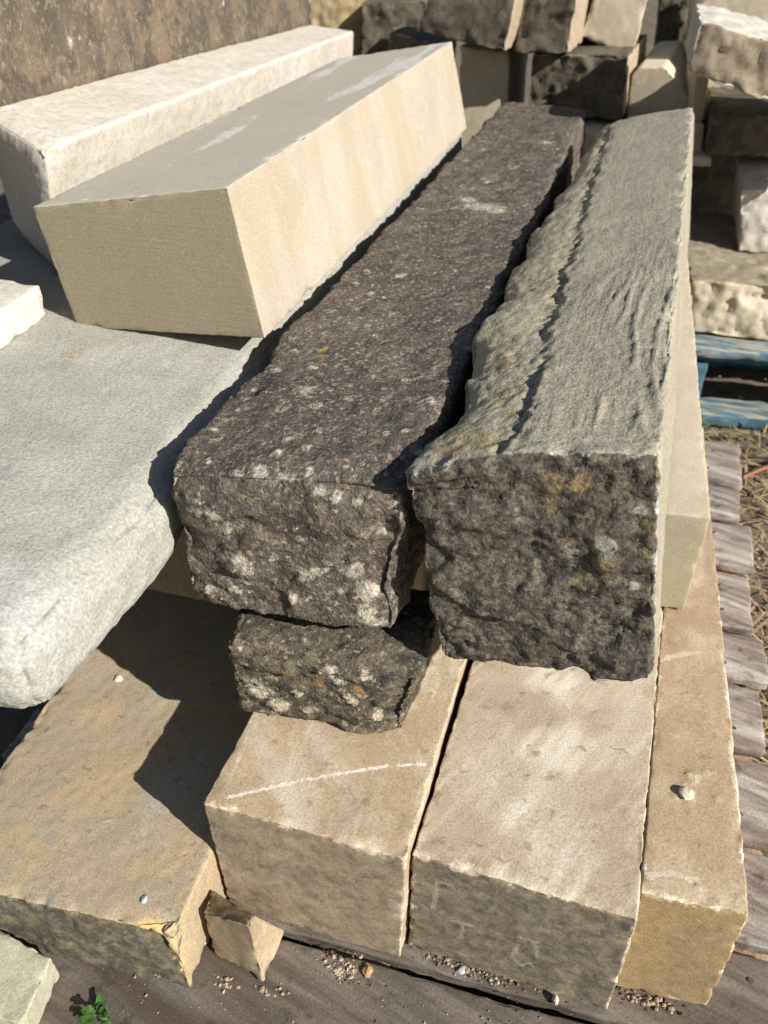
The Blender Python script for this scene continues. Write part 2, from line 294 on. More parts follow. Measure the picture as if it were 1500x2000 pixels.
def stone(name, C8, mat, cell=.006, r=.006, grow=0., rmax=.3, warp=(.002, 6), fine=(.0008, 60), rough=None, chip=(.004, 40, .1), disp=None, wdisp=None,
          dirt=None, lich=(), lich_h=.002, ochre=(), marks=(), mark_w=.004, edge=.6, edge_thr=.15, crumb=0, seed=0, parent=None, label=None, cat='stone block', group=None):
    """closed block with eight given corners, rounded arrises, worn faces.  rough = {face: (amp, size)}"""
    C8 = np.array(C8, float); seed = seed or (sum(ord(c) for c in str(label) + name) % 997)
    W = np.linalg.norm(C8[1] - C8[0]); L = np.linalg.norm(C8[2] - C8[0]); H = np.linalg.norm(C8[4] - C8[0]); dim = np.array([W, L, H])
    r = min(r, rmax * dim.min())
    P, F = lattice([axis(W, r, cell), axis(L, r, cell, grow), axis(H, r, cell)])
    q = np.clip(P, r, dim - r); d = P - q; ln = np.linalg.norm(d, axis=1, keepdims=True)
    n = d / np.maximum(ln, 1e-9)
    Pr = q + n * r
    fd = np.minimum(P, dim - P); de = np.sort(fd, 1)[:, 1]       # distance to the nearest arris
    def tri(X):
        a, b, c = (X / dim).T[:, :, None]
        return ((1-a)*(1-b)*(1-c)*C8[0] + a*(1-b)*(1-c)*C8[1] + (1-a)*b*(1-c)*C8[2] + a*b*(1-c)*C8[3]
                + (1-a)*(1-b)*c*C8[4] + a*(1-b)*c*C8[5] + (1-a)*b*c*C8[6] + a*b*c*C8[7])
    X = D(); X.p = P; X.n = n; X.dim = dim; X.u = P / dim; X.wp = tri(Pr); X.de = de; X.seed = seed
    X.faces = dict(front=np.clip(-n[:,1],0,1)**2, back=np.clip(n[:,1],0,1)**2, left=np.clip(-n[:,0],0,1)**2, right=np.clip(n[:,0],0,1)**2, top=np.clip(n[:,2],0,1)**2, bottom=np.clip(-n[:,2],0,1)**2)
    h = warp[0] * fbm(P, warp[1], 3, seed) + fine[0] * fbm(P, fine[1], 3, seed + 3)
    for fc, (amp, size) in (rough or {}).items():
        m = X.faces[fc] > .001
        if m.any():
            Q = P[m] + .25 * size * np.stack([perlin(P[m] / size * 1.3 + 5 * i, seed + 40 + i) for i in range(3)], 1)
            hh = .85 * facets(Q, size * 1.9, seed + 11, 38.) + .50 * facets(Q, size * .8, seed + 12, 38.) + .26 * facets(Q, size * .33, seed + 14, 30.) + .30 * fbm(Q, 2.2 / size, 5, seed + 13, .66) - .8 * np.clip(.08 - np.abs(fbm(Q * np.array((1, 1, 1.6)), 1.0 / size, 3, seed + 15)), 0, 1) / .08 * sstep(.05, .35, fbm(Q, .6 / size, 2, seed + 16))
            h[m] += amp * hh * X.faces[fc][m]
    ch = np.exp(-de / .007) * chip[0] * np.clip(fbm(P, chip[1], 4, seed + 5) + chip[2], 0, 1) * 2.2
    h -= ch
    X.h = h; X.chip = ch; X.crumb = crumb
    att = {'smear': np.zeros(len(P))}
    att['edge'] = np.clip(edge * np.exp(-de / .006) * sstep(-.05, .35, fbm(P, chip[1] * .7, 3, seed + 6) + edge_thr), 0, 1)
    if crumb:
        fe = np.sqrt((P[:, 1] ** 2 + (dim[2] - P[:, 2]) ** 2)); att['edge'] = np.maximum(att['edge'], crumb * np.clip(1.25 - fe / .011, 0, 1) * sstep(-.12, .22, fbm(P, 22, 4, seed + 61)))
        h -= np.exp(-fe / .006) * .0028 * np.clip(fbm(P, 50, 4, seed + 62, .65) + .2, 0, 1)
    wq_ = X.wp + (.0055 * np.stack([fbm(P, 95, 3, seed + 30 + i, .65) for i in range(3)], 1) if len(lich) or len(ochre) else 0)
    lm = np.zeros(len(P))
    for (x, y, z, rad) in lich:
        dd = np.linalg.norm(wq_ - np.array((x, y, z)), axis=1); lm = np.maximum(lm, np.clip(1.25 - dd / rad * .75, 0, 1) * (dd < rad * 1.7))
    h += lm * lich_h * (0.5 + 1.2 * fbm(P, 130, 2, seed + 8))
    att['lich'] = lm
    om = np.zeros(len(P))
    for (x, y, z, rad) in ochre:
        dd = np.linalg.norm(wq_ - np.array((x, y, z)), axis=1); om = np.maximum(om, np.clip(1.1 - dd / rad * .7, 0, .8))
    att['ochre'] = om
    mk = np.zeros(len(P))
    for pl in marks:
        for a, b in zip(pl[:-1], pl[1:]): mk = np.maximum(mk, np.clip(1.15 - seg_dist(X.wp, a, b) / mark_w * .65, 0, 1))
    att['mark'] = mk
    dm = np.zeros(len(P))
    for fc, v in (dirt or {}).items(): dm = np.maximum(dm, v * sstep(.15, .55, X.faces[fc]))  # this mask also carries painted sun and shade on certain faces
    att['dirt'] = dm
    off = np.zeros((len(P), 3))
    if disp: disp(X, off, att)
    Pf = Pr + n * X.h[:, None] + off
    V = tri(Pf)
    if wdisp: V = wdisp(V, X, att)
    org = C8[:4].mean(0)
    o = mesh_obj(name, V, F, mat, org if not parent else (0, 0, 0), att, parent)
    if label: tag(o, label, cat, group)
    return o

# ------------------------------------------------------------------ ground and pallet
def grid(x0, x1, y0, y1, n, amp, seed):
    xs = np.linspace(x0, x1, n); ys = np.linspace(y0, y1, n); X, Y = np.meshgrid(xs, ys, indexing='ij')
    P = np.stack([X.ravel(), Y.ravel(), np.zeros(n * n)], 1); P[:, 2] = amp * fbm(P, 5, 4, seed)
    i = np.arange(n * n).reshape(n, n); F = np.stack([i[:-1,:-1], i[1:,:-1], i[1:,1:], i[:-1,1:]], -1).reshape(-1, 4)
    return P, F
# one sheet: fine by the pile, running out to the horizon
gx = np.concatenate([[-150, -40, -12, -5], np.linspace(-3, 4, 260), [6, 14, 40, 150]])
gy = np.concatenate([[-150, -40, -12, -4], np.linspace(-1.5, 5.5, 260), [8, 16, 50, 160]])
GX, GY = np.meshgrid(gx, gy, indexing='ij'); GP = np.stack([GX.ravel(), GY.ravel(), 0 * GX.ravel()], 1)
GP[:, 2] = -.012 + .012 * fbm(GP, 6, 4, 3) + .006 * fbm(GP, 35, 2, 4)
gi = np.arange(len(GP)).reshape(GX.shape)
gf = np.stack([gi[:-1,:-1], gi[1:,:-1], gi[1:,1:], gi[:-1,1:]], -1).reshape(-1, 4)
mesh_obj('ground', GP, gf, M['soil'])['kind'] = 'structure'

def empty(name, loc, rz=0):
    o = bpy.data.objects.new(name, None); COL.objects.link(o); o.location = loc; o.rotation_euler = (0, 0, rz); o.empty_display_size = .1; return o
def box8(x0, x1, y0, y1, z0, z1):
    return [(x0,y0,z0),(x1,y0,z0),(x0,y1,z0),(x1,y1,z0),(x0,y0,z1),(x1,y0,z1),(x0,y1,z1),(x1,y1,z1)]
ddeck = (math.cos(DY), math.sin(DY)); nd = (-math.sin(DY), math.cos(DY))
pal = tag(empty('pallet', (0, 0, 0), DY), 'weathered grey timber pallet carrying the whole stack of stone blocks', 'pallet')
def board(name, x0, x1, y0, y1, z0, z1, mat, seed, par, cell=.012):
    def dsp(X, off, att):
        Q = X.p * np.array((6, 70, 70)); X.h += .0016 * fbm(Q, 1, 3, seed) + .002 * fbm(X.p, 9, 3, seed + 1)
        e = (X.faces['left'] + X.faces['right']); X.h += e * .0025 * fbm(X.p, 90, 3, seed + 2)
    return stone(name, box8(x0, x1, y0, y1, z0, z1), mat, cell=cell, r=.004, fine=(.0, 60), warp=(.001, 5), chip=(.004, 20, .05), disp=dsp, seed=seed, parent=par, edge=0)
rng = random.Random(4)
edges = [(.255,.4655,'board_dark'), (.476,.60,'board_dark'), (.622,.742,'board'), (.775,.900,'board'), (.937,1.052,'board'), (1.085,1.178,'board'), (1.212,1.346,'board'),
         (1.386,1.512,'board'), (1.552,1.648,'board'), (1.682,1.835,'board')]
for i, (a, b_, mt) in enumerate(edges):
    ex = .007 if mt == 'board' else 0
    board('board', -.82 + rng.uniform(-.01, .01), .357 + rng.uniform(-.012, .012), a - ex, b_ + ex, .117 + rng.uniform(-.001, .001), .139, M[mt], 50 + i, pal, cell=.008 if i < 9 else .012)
nm = plain('nail_steel', (.09,.07,.055), .6, .3)
nv_ = [(.0035 * math.cos(k * math.pi / 4), .0035 * math.sin(k * math.pi / 4), z_) for z_ in (0, .0012) for k in range(8)]
nf_ = [(k, (k + 1) % 8, 8 + (k + 1) % 8, 8 + k) for k in range(8)] + [(8, 9, 10, 11), (8, 11, 12, 15), (12, 13, 14, 15)]
nail0 = None
for i, (a, b_, mt) in enumerate(edges):
    for f_ in (.25, .74):
        loc_ = (.293 + rng.uniform(-.012, .012), a + (b_ - a) * f_, .1392)
        if nail0 is None: nail0 = o_ = mesh_obj('nail', nv_, nf_, nm, parent=pal, smooth=False)
        else: o_ = nail0.copy(); COL.objects.link(o_)
        o_.location = loc_
for x in (-.78, -.24, .235):
    board('bearer', x, x + .1, .27, 1.82, .0, .1145, M['bearer'], 80 + int(x * 10), pal, cell=.02)
# ------------------------------------------------------------------ corners of the blocks, in metres
K = {
'A': [(-0.217,0.567,0.139),(0.012,0.495,0.141),(0.082,1.522,0.14),(0.315,1.448,0.14),(-0.218,0.569,0.376),(0.018,0.494,0.374),(0.082,1.522,0.375),(0.315,1.448,0.375)],
'B': [(0.022,0.51,0.141),(0.261,0.43,0.14),(0.34,1.458,0.14),(0.577,1.379,0.14),(0.025,0.508,0.363),(0.259,0.429,0.362),(0.34,1.458,0.363),(0.577,1.379,0.363)],
'C': [(0.269,0.46,0.14),(0.382,0.432,0.14),(0.585,1.408,0.14),(0.631,1.399,0.14),(0.269,0.46,0.362),(0.378,0.433,0.364),(0.585,1.408,0.362),(0.631,1.399,0.362)],
'S1': [(-0.234,0.742,0.532),(0.012,0.665,0.543),(0.359,2.631,0.496),(0.602,2.556,0.503),(-0.238,0.743,0.728),(0.026,0.678,0.753),(0.367,2.638,0.699),(0.593,2.558,0.699)],
'S2': [(0.066,0.652,0.521),(0.28,0.584,0.557),(0.548,2.103,0.491),(0.761,2.033,0.526),(0.031,0.67,0.795),(0.244,0.604,0.834),(0.516,2.116,0.758),(0.717,2.055,0.804)],
'S3': [(-0.196,0.700,0.38),(0.024,0.651,0.372),(-0.166,0.843,0.38),(0.06,0.798,0.374),(-0.196,0.690,0.533),(0.05,0.643,0.515),(-0.153,0.835,0.495),(0.074,0.79,0.505)],
'D': [(0.296,0.922,0.366),(0.44,0.884,0.366),(0.604,2.082,0.37),(0.749,2.043,0.37),(0.295,0.921,0.537),(0.441,0.884,0.539),(0.603,2.081,0.542),(0.748,2.042,0.543)],
'L': [(-0.58,0.542,0.14),(-0.248,0.459,0.142),(-0.335,1.51,0.14),(-0.005,1.428,0.14),(-0.583,0.549,0.256),(-0.25,0.466,0.268),(-0.338,1.517,0.24),(-0.008,1.434,0.25)],
'T': [(-0.46,1.176,0.696),(-0.162,1.071,0.723),(-0.072,2.379,0.668),(0.228,2.288,0.712),(-0.481,1.178,0.875),(-0.192,1.09,0.923),(-0.097,2.39,0.859),(0.183,2.301,0.906)],
'W': [(-0.665,1.53,0.705),(-0.536,1.345,0.696),(-0.266,3.29,0.618),(-0.094,3.252,0.597),(-0.632,1.44,0.945),(-0.489,1.288,0.923),(-0.232,3.295,0.819),(-0.075,3.26,0.803)],
'b1': [(0.114,2.758,0.865),(0.361,2.659,0.825),(0.282,3.176,0.865),(0.529,3.076,0.825),(0.166,2.737,0.994),(0.385,2.649,0.976),(0.334,3.155,0.994),(0.554,3.066,0.976)],
'b2': [(0.401,2.753,0.807),(0.55,2.693,0.811),(0.551,3.124,0.807),(0.699,3.064,0.811),(0.423,2.744,0.99),(0.558,2.69,0.993),(0.573,3.115,0.99),(0.707,3.061,0.993)],
'b3': [(0.618,2.873,0.829),(0.772,2.834,0.778),(0.69,3.164,0.829),(0.844,3.126,0.778),(0.653,2.864,0.976),(0.794,2.829,0.94),(0.726,3.155,0.976),(0.866,3.12,0.94)],
'b5': [(0.463,2.794,0.634),(0.732,2.686,0.633),(0.613,3.165,0.634),(0.882,3.056,0.633),(0.463,2.794,0.797),(0.723,2.689,0.807),(0.613,3.165,0.797),(0.872,3.06,0.807)],
'b6': [(0.761,2.752,0.612),(0.931,2.683,0.625),(0.948,3.216,0.612),(1.118,3.147,0.625),(0.757,2.753,0.764),(0.909,2.692,0.777),(0.945,3.217,0.764),(1.096,3.156,0.777)],
'b7': [(0.267,2.901,0.15),(0.414,2.856,0.15),(0.384,3.283,0.15),(0.53,3.239,0.15),(0.256,2.904,0.805),(0.405,2.859,0.796),(0.373,3.287,0.805),(0.522,3.241,0.796)],
'b8': [(-0.057,3.371,0.508),(0.18,3.329,0.511),(-0.013,3.617,0.508),(0.223,3.575,0.511),(-0.05,3.37,0.872),(0.172,3.331,0.879),(-0.006,3.616,0.872),(0.215,3.577,0.879)],
'b8b': [(0.033,3.119,0.754),(0.243,3.082,0.719),(0.068,3.316,0.754),(0.278,3.279,0.719),(0.042,3.117,0.818),(0.241,3.082,0.776),(0.076,3.314,0.818),(0.276,3.279,0.776)],
'b9': [(-0.254,3.52,0.579),(-0.043,3.482,0.589),(-0.202,3.815,0.579),(0.01,3.778,0.589),(-0.241,3.518,0.961),(-0.032,3.481,0.961),(-0.189,3.813,0.961),(0.02,3.776,0.961)],
'b10': [(0.996,3.309,0.534),(1.088,3.284,0.529),(1.073,3.599,0.534),(1.166,3.574,0.529),(0.969,3.316,0.887),(1.065,3.29,0.889),(1.046,3.606,0.887),(1.143,3.58,0.889)],
'b11': [(0.957,2.773,0.701),(1.214,2.718,0.692),(1.04,3.164,0.701),(1.298,3.11,0.692),(0.928,2.779,0.98),(1.159,2.73,1.041),(1.011,3.171,0.98),(1.242,3.122,1.041)],
'b12': [(0.748,2.226,0.844),(1.20,2.08,0.70),(0.839,2.564,0.844),(1.30,2.45,0.70),(0.752,2.225,0.951),(1.20,2.09,0.85),(0.843,2.563,0.951),(1.28,2.45,0.85)],
'b13': [(0.905,2.427,0.604),(1.50,2.27,0.586),(0.996,2.765,0.604),(1.58,2.62,0.586),(0.906,2.427,0.706),(1.49,2.27,0.698),(0.997,2.765,0.706),(1.57,2.62,0.706)],
'b14': [(0.994,2.262,0.388),(1.124,2.228,0.384),(1.072,2.552,0.388),(1.202,2.517,0.384),(0.963,2.271,0.55),(1.082,2.239,0.554),(1.041,2.561,0.585),(1.159,2.529,0.585)],
'b15': [(0.834,2.079,0.234),(1.139,2.014,0.225),(0.948,2.617,0.23),(1.253,2.552,0.23),(0.808,2.084,0.38),(1.089,2.024,0.38),(0.922,2.622,0.391),(1.204,2.562,0.39)],
'c1': [(0.891,2.553,0.655),(0.925,2.545,0.661),(0.953,2.846,0.655),(0.988,2.839,0.661),(0.882,2.555,0.775),(0.916,2.547,0.771),(0.944,2.848,0.775),(0.978,2.841,0.771)],
'c2': [(0.901,2.501,0.582),(0.92,2.497,0.584),(0.964,2.794,0.582),(0.982,2.79,0.584),(0.891,2.503,0.658),(0.911,2.499,0.661),(0.954,2.796,0.658),(0.973,2.792,0.661)],
'c3': [(0.856,2.458,0.558),(0.934,2.441,0.564),(0.918,2.752,0.558),(0.997,2.735,0.564),(0.852,2.459,0.59),(0.931,2.442,0.592),(0.915,2.752,0.59),(0.994,2.735,0.592)],
}
# ------------------------------------------------------------------ bottom course on the pallet
def dA(X, off, att):
    att['smear'] = X.faces['top'] * np.clip(.85 * sstep(.35, .95, X.u[:, 0]) * sstep(-.25, .3, fbm(X.p, 11, 3, 5)), 0, 1)
def dB(X, off, att):
    c = np.exp(-((X.u[:, 0] - .48 - .25 * (.2 - X.p[:, 1])) / .26) ** 2)
    att['smear'] = X.faces['top'] * np.clip((.05 + .95 * c) * sstep(-.35, .25, fbm(X.p, 9, 3, 6)), 0, 1)
def dC(X, off, att):
    att['smear'] = X.faces['top'] * np.clip(.6 * sstep(.0, .4, fbm(X.p, 9, 3, 7)) + .7 * np.exp(-(X.p[:, 1] / .03) ** 2), 0, 1)
LB = 'stone_block'
stone(LB, K['A'], M['buffA'], cell=.004, grow=1.5, r=.003, warp=(.0025, 5), fine=(.0004, 70), chip=(.0032, 40, .0), dirt=dict(front=1), edge=.85, edge_thr=.1, crumb=1.0, disp=dA, mark_w=.0026,
    marks=[[(-0.192,0.575,0.376),(-0.157,0.585,0.376),(-0.121,0.595,0.376),(-0.067,0.605,0.375),(0.001,0.616,0.374),(0.048,0.618,0.374)],[(-0.216,0.569,0.377),(-0.189,0.554,0.376)],[(0.02,0.489,0.374),(0.014,0.495,0.151)]],
    label='buff stone block with a thin white scratch on top, small dark stone resting on it')
stone(LB, K['B'], M['buffB'], cell=.004, grow=1.5, r=.003, warp=(.002, 5), fine=(.0004, 70), chip=(.0035, 40, .0), dirt=dict(front=1), edge=.85, edge_thr=.1, crumb=1.15, disp=dB, mark_w=.0034,
    marks=[[(0.258,0.428,0.362),(0.26,0.427,0.156)],[(0.075,0.492,0.244),(0.098,0.484,0.246)],[(0.086,0.488,0.245),(0.086,0.488,0.208)],[(0.054,0.499,0.322),(0.051,0.5,0.256)],[(0.054,0.499,0.322),(0.072,0.49,0.322)],
           [(0.149,0.467,0.234),(0.146,0.468,0.199),(0.156,0.465,0.186),(0.166,0.461,0.2)],[(0.15,0.466,0.254),(0.167,0.461,0.253),(0.173,0.459,0.219)]],
    label='wide buff stone block with pale brushed top and faint chalk marks on dirty end')
stone(LB, K['C'], M['buffC'], cell=.004, grow=1.5, r=.003, warp=(.0015, 5), fine=(.0004, 70), chip=(.0025, 40, .0), dirt=dict(front=1), edge=.9, edge_thr=.05, crumb=.6, disp=dC, mark_w=.0045, lich_h=.003,
    lich=[(0.354,0.58,0.363,0.0098),(0.37,0.601,0.363,0.0087),(0.387,0.607,0.363,0.0062),(0.388,0.572,0.363,0.0055),(0.334,0.463,0.363,0.0044)],
    marks=[[(0.381,0.791,0.362),(0.413,0.801,0.362),(0.435,0.804,0.363)],[(0.279,0.479,0.362),(0.308,0.481,0.363),(0.334,0.472,0.363)],[(0.313,0.441,0.363),(0.343,0.432,0.363)],[(0.468,0.778,0.363),(0.444,0.691,0.364)],[(0.435,0.659,0.364),(0.412,0.571,0.364)]],
    label='narrow yellow-brown stone block with a clean ochre end and crusty spots on top')
def dL(X, off, att):
    # knocked corner: fresh yellow break on the front right arris
    a = np.exp(-(((X.u[:,0]-1)*X.dim[0]/.05)**2 + (X.p[:,1]/.022)**2 + ((X.p[:,2]-X.dim[2]*.9)/.045)**2))
    X.h -= .012 * a
    att['edge'] = np.maximum(att['edge'], np.clip(np.exp(-((X.p[:,0]-X.dim[0])/.010)**2) * np.exp(-X.p[:,1]/.16) * (X.u[:,2] > .05) * .62, 0, 1))
stone(LB, K['L'], M['buffL'], cell=.0045, grow=1.2, r=.005, warp=(.003, 5), fine=(.0009, 70), chip=(.008, 34, .05), rough=dict(front=(.004, .05)), dirt=dict(front=1), edge=.7, edge_thr=.0, disp=dL,
    ochre=[(-0.281,0.476,0.267,0.02),(-0.268,0.467,0.262,0.014),(-0.246,0.462,0.20,0.016),(-0.246,0.47,0.24,0.012)], lich=[(-0.414,0.87,0.247,0.007),(-.365,.62,.255,.006)], label='brown stained stone block with a broken yellow corner, lying low at the left front')
Mk = [(-0.228,0.505,0.14),(-0.159,0.467,0.14),(-0.205,0.56,0.14),(-.137,.533,0.14),(-0.228,0.508,0.24),(-0.161,0.469,0.285),(-0.224,0.545,0.225),(-.160,.490,0.268)]
stone('stone_fragment', Mk, M['buffA'], cell=.004, r=.004, chip=(.006, 40, .1), edge=.5, edge_thr=.1, dirt=dict(front=.45, top=.8), lich=[(-.163,.472,.284,.006)], label='small wedge-shaped stone fragment standing between two lower blocks', cat='stone fragment')
Q8 = [(-.66,.47,.142),(-.428,.40,.142),(-.60,.565,.142),(-.415,.481,.142),(-.66,.47,.19),(-.426,.405,.19),(-.60,.57,.19),(-.415,.481,.19)]
stone(LB, Q8, M['olive'], cell=.005, r=.004, chip=(.004, 40, .1), label='pale greenish slab corner at the bottom left edge of the photo', cat='stone slab')
# ------------------------------------------------------------------ middle course
stone(LB, K['D'], M['buffD'], cell=.006, grow=.6, r=.002, warp=(.001, 5), fine=(.0003, 70), chip=(.002, 40, .0), edge=.3, dirt=dict(front=1), label='smooth pale sawn block squeezed along the right side of the grey tooled stone', )
stone(LB, [(-0.47,0.975,0.377),(0.03,0.80,0.377),(-.3,1.5,.377),(.2,1.33,.377),(-0.47,0.975,0.585),(0.03,0.80,0.532),(-.3,1.5,.585),(.2,1.33,.515)], M['buffL'], cell=.01, r=.004, dirt=dict(front=.5), label='brown block in deep shade beneath the black lintel')
stone(LB, [(0.098,0.845,0.377),(0.285,0.79,0.366),(0.43,1.9,0.377),(0.59,1.85,.366),(0.095,0.845,0.515),(0.285,0.79,0.545),(0.43,1.9,0.49),(.59,1.85,.52)], M['buffC'], cell=.01, r=.004, label='buff block almost hidden beneath the grey tooled stone')
# ------------------------------------------------------------------ top course
GL = [(-0.434, 1.08, 0.702, .014), (-.445,1.075,.702,.010), (-0.395, 0.93, 0.702, .0035), (-0.3, 0.74, 0.702, .005), (-0.28, 0.73, .702, .006), (-.24,.86,.702,.004), (-.4,1.0,.702,.004)]
def dG(X, off, att):
    y = X.p[:, 1]
    off[:, 0] += .014 * np.exp(-((y - .24) / .12) ** 2) * X.u[:, 0]
    X.h += .004 * (X.faces['right'] + X.faces['front']) * fbm(X.p, 13, 4, 5) + .004 * X.faces['top'] * fbm(X.p, 4, 3, 9)
    dr = np.maximum(np.minimum(X.dim[0] - X.p[:, 0], X.p[:, 1]), 0)
    off[:, 2] -= sstep(1.4, .5, y) * .020 * np.exp(-(dr / .13) ** 1.6) * X.u[:, 2]
    att['dirt'] = .6 * X.faces['top']
stone('stone_slab', [(-1.02,.73,.572),(-.334,.518,.572),(-.45,2.78,.555),(.245,2.52,.555),(-1.02,.73,.706),(-.337,.522,.706),(-.45,2.78,.692),(.245,2.52,.692)], M['grey'], cell=.008, grow=.5, r=.046, rmax=.46, warp=(.004, 4), fine=(.0013, 75), rough=dict(right=(.0028, .06), front=(.0028, .06)), chip=(.006, 25, .05), edge=0, disp=dG, lich_h=.0006, lich=GL, ochre=[(-.36,.665,.69,.0045)],
    label='thick pale grey-green slab with rounded front edge, left of the black lintel', cat='stone slab')
def fracture(p, seed):     # split face: broad slanting planes, gritty breakage, a few gouges
    q = p + .010 * np.stack([perlin(p * 30 + 4 * i, seed + 20 + i) for i in range(3)], 1)
    m = np.array((1, 1, 1.35)); a = facets(q * m, .085, seed, 45.); b = facets(q * np.array((1, 1, 1.8)), .03, seed + 1, 45.)
    g = np.clip(.07 - np.abs(fbm(q * np.array((.8, 1, 1.9)), 26, 3, seed + 2)), 0, 1) / .07 * sstep(.0, .3, fbm(q, 14, 2, seed + 3))
    return .0085 * a + .0022 * b * sstep(-.3, .4, fbm(q, 10, 2, seed + 4)) + .0030 * fbm(q, 40, 5, seed + 5, .62) - .0035 * g
def dS1(X, off, att):
    f = X.faces
    # wavering left arris, hollows on the worn top
    off[:, 0] += (.007 * fbm(X.p * np.array((0, 1, 1)), 9, 4, 31) - .006) * (1 - X.u[:, 0]) ** 2 + .006 * fbm(X.p * np.array((0, 1, 1)), 8, 3, 32) * X.u[:, 0] ** 2
    X.h += f['top'] * (.0035 * fbm(X.p, 9, 5, 33, .5) - .003 * np.clip(fbm(X.p, 30, 3, 34) - .2, 0, 1) * 2)
    X.h += (f['front'] + f['right'] * .4) * fracture(X.p, 35)
    # front corners knocked round
    for cx, kk in ((0, .007), (X.dim[0], .014)):
        X.h -= kk * np.exp(-(((X.p[:,0]-cx)/.03)**2 + (X.p[:,1]/.03)**2)) * sstep(-.5, .3, fbm(X.p, 12, 2, 36) + .2)
    X.h -= .010 * np.exp(-((X.p[:,2]-X.dim[2])/.02)**2 - (X.p[:,1]/.025)**2)
    att['dirt'] = np.maximum(att['dirt'], .75 * sstep(-.1, .35, fbm(X.p, 5, 3, 37)) * f['top'] * sstep(.9, .1, X.p[:, 1]))
LS1 = [(-0.158,0.723,0.62,0.0117),(-0.102,0.789,0.736,0.008),(-0.13,0.733,0.736,0.0098),(-0.104,0.719,0.739,0.0107),(0.052,0.839,0.746,0.0107),(0.197,1.633,0.715,0.036),(0.175,1.69,0.715,0.018),(0.222,1.60,0.715,0.018),(0.019,1.12,0.728,0.0066),(0.039,1.282,0.721,0.0114),(-0.092,0.901,0.73,0.0126),(-0.077,0.857,0.734,0.0085),(-0.035,0.687,0.626,0.0124),(-0.019,0.679,0.598,0.0145),(-0.022,0.678,0.568,0.012),(-0.011,0.674,0.556,0.008),(-0.105,0.705,0.58,0.0071),(-0.159,0.722,0.585,0.0083),(-0.181,0.728,0.676,0.0113),(-0.201,0.733,0.679,0.0079),(0.011,0.68,0.716,0.009),(0.015,0.648,0.715,0.006),(-0.203,0.734,0.563,0.0085),(-0.086,1.022,0.724,0.0069),(-0.057,0.967,0.73,0.0053),(-0.111,1.025,0.723,0.0055),(-0.171,0.725,0.567,0.0054),(0.413,2.154,0.705,0.0174),(0.237,1.811,0.711,0.0108),(-0.158,0.925,0.725,0.0045),(-0.035,1.257,0.72,0.0072),(-0.063,0.696,0.633,0.0051),(-0.091,0.703,0.606,0.0052),(-0.188,0.804,0.727,0.0058)]
rl = np.random.RandomState(21); k1 = np.array(K['S1'])
for _ in range(260):
    a_, b_ = rl.rand(), rl.rand() ** 1.7 * .8
    q_ = (1-a_)*(1-b_)*k1[4] + a_*(1-b_)*k1[5] + (1-a_)*b_*k1[6] + a_*b_*k1[7]
    LS1.append((*q_, .0018 + .0055 * rl.rand() ** 3))
for _ in range(70):
    a_, c_ = rl.rand(), rl.rand()
    q_ = (1-a_)*(1-c_)*k1[0] + a_*(1-c_)*k1[1] + (1-a_)*c_*k1[4] + a_*c_*k1[5]
    LS1.append((*q_, .0018 + .006 * rl.rand() ** 2.5))
stone('lintel', K['S1'], M['dark'], cell=.0038, grow=1., r=.010, warp=(.006, 6), fine=(.0016, 70), rough=dict(top=(.0013, .05), left=(.004, .05), right=(.004, .05)), chip=(.008, 26, .05), dirt=dict(front=.8), edge=.35, lich=LS1, lich_h=.0035, disp=dS1,
    ochre=[(0.25,1.83,0.71,0.0098),(-0.079,1.02,0.725,0.0083),(-0.099,0.824,0.734,0.0047),(-0.078,1.004,0.726,0.0095),(0.065,0.83,0.591,0.0078),(-0.188,0.73,0.622,0.0047),(-0.141,0.719,0.646,0.0046)],
    label='long blackened stone lintel speckled with pale lichen, lying in the middle of the stack', cat='stone lintel')
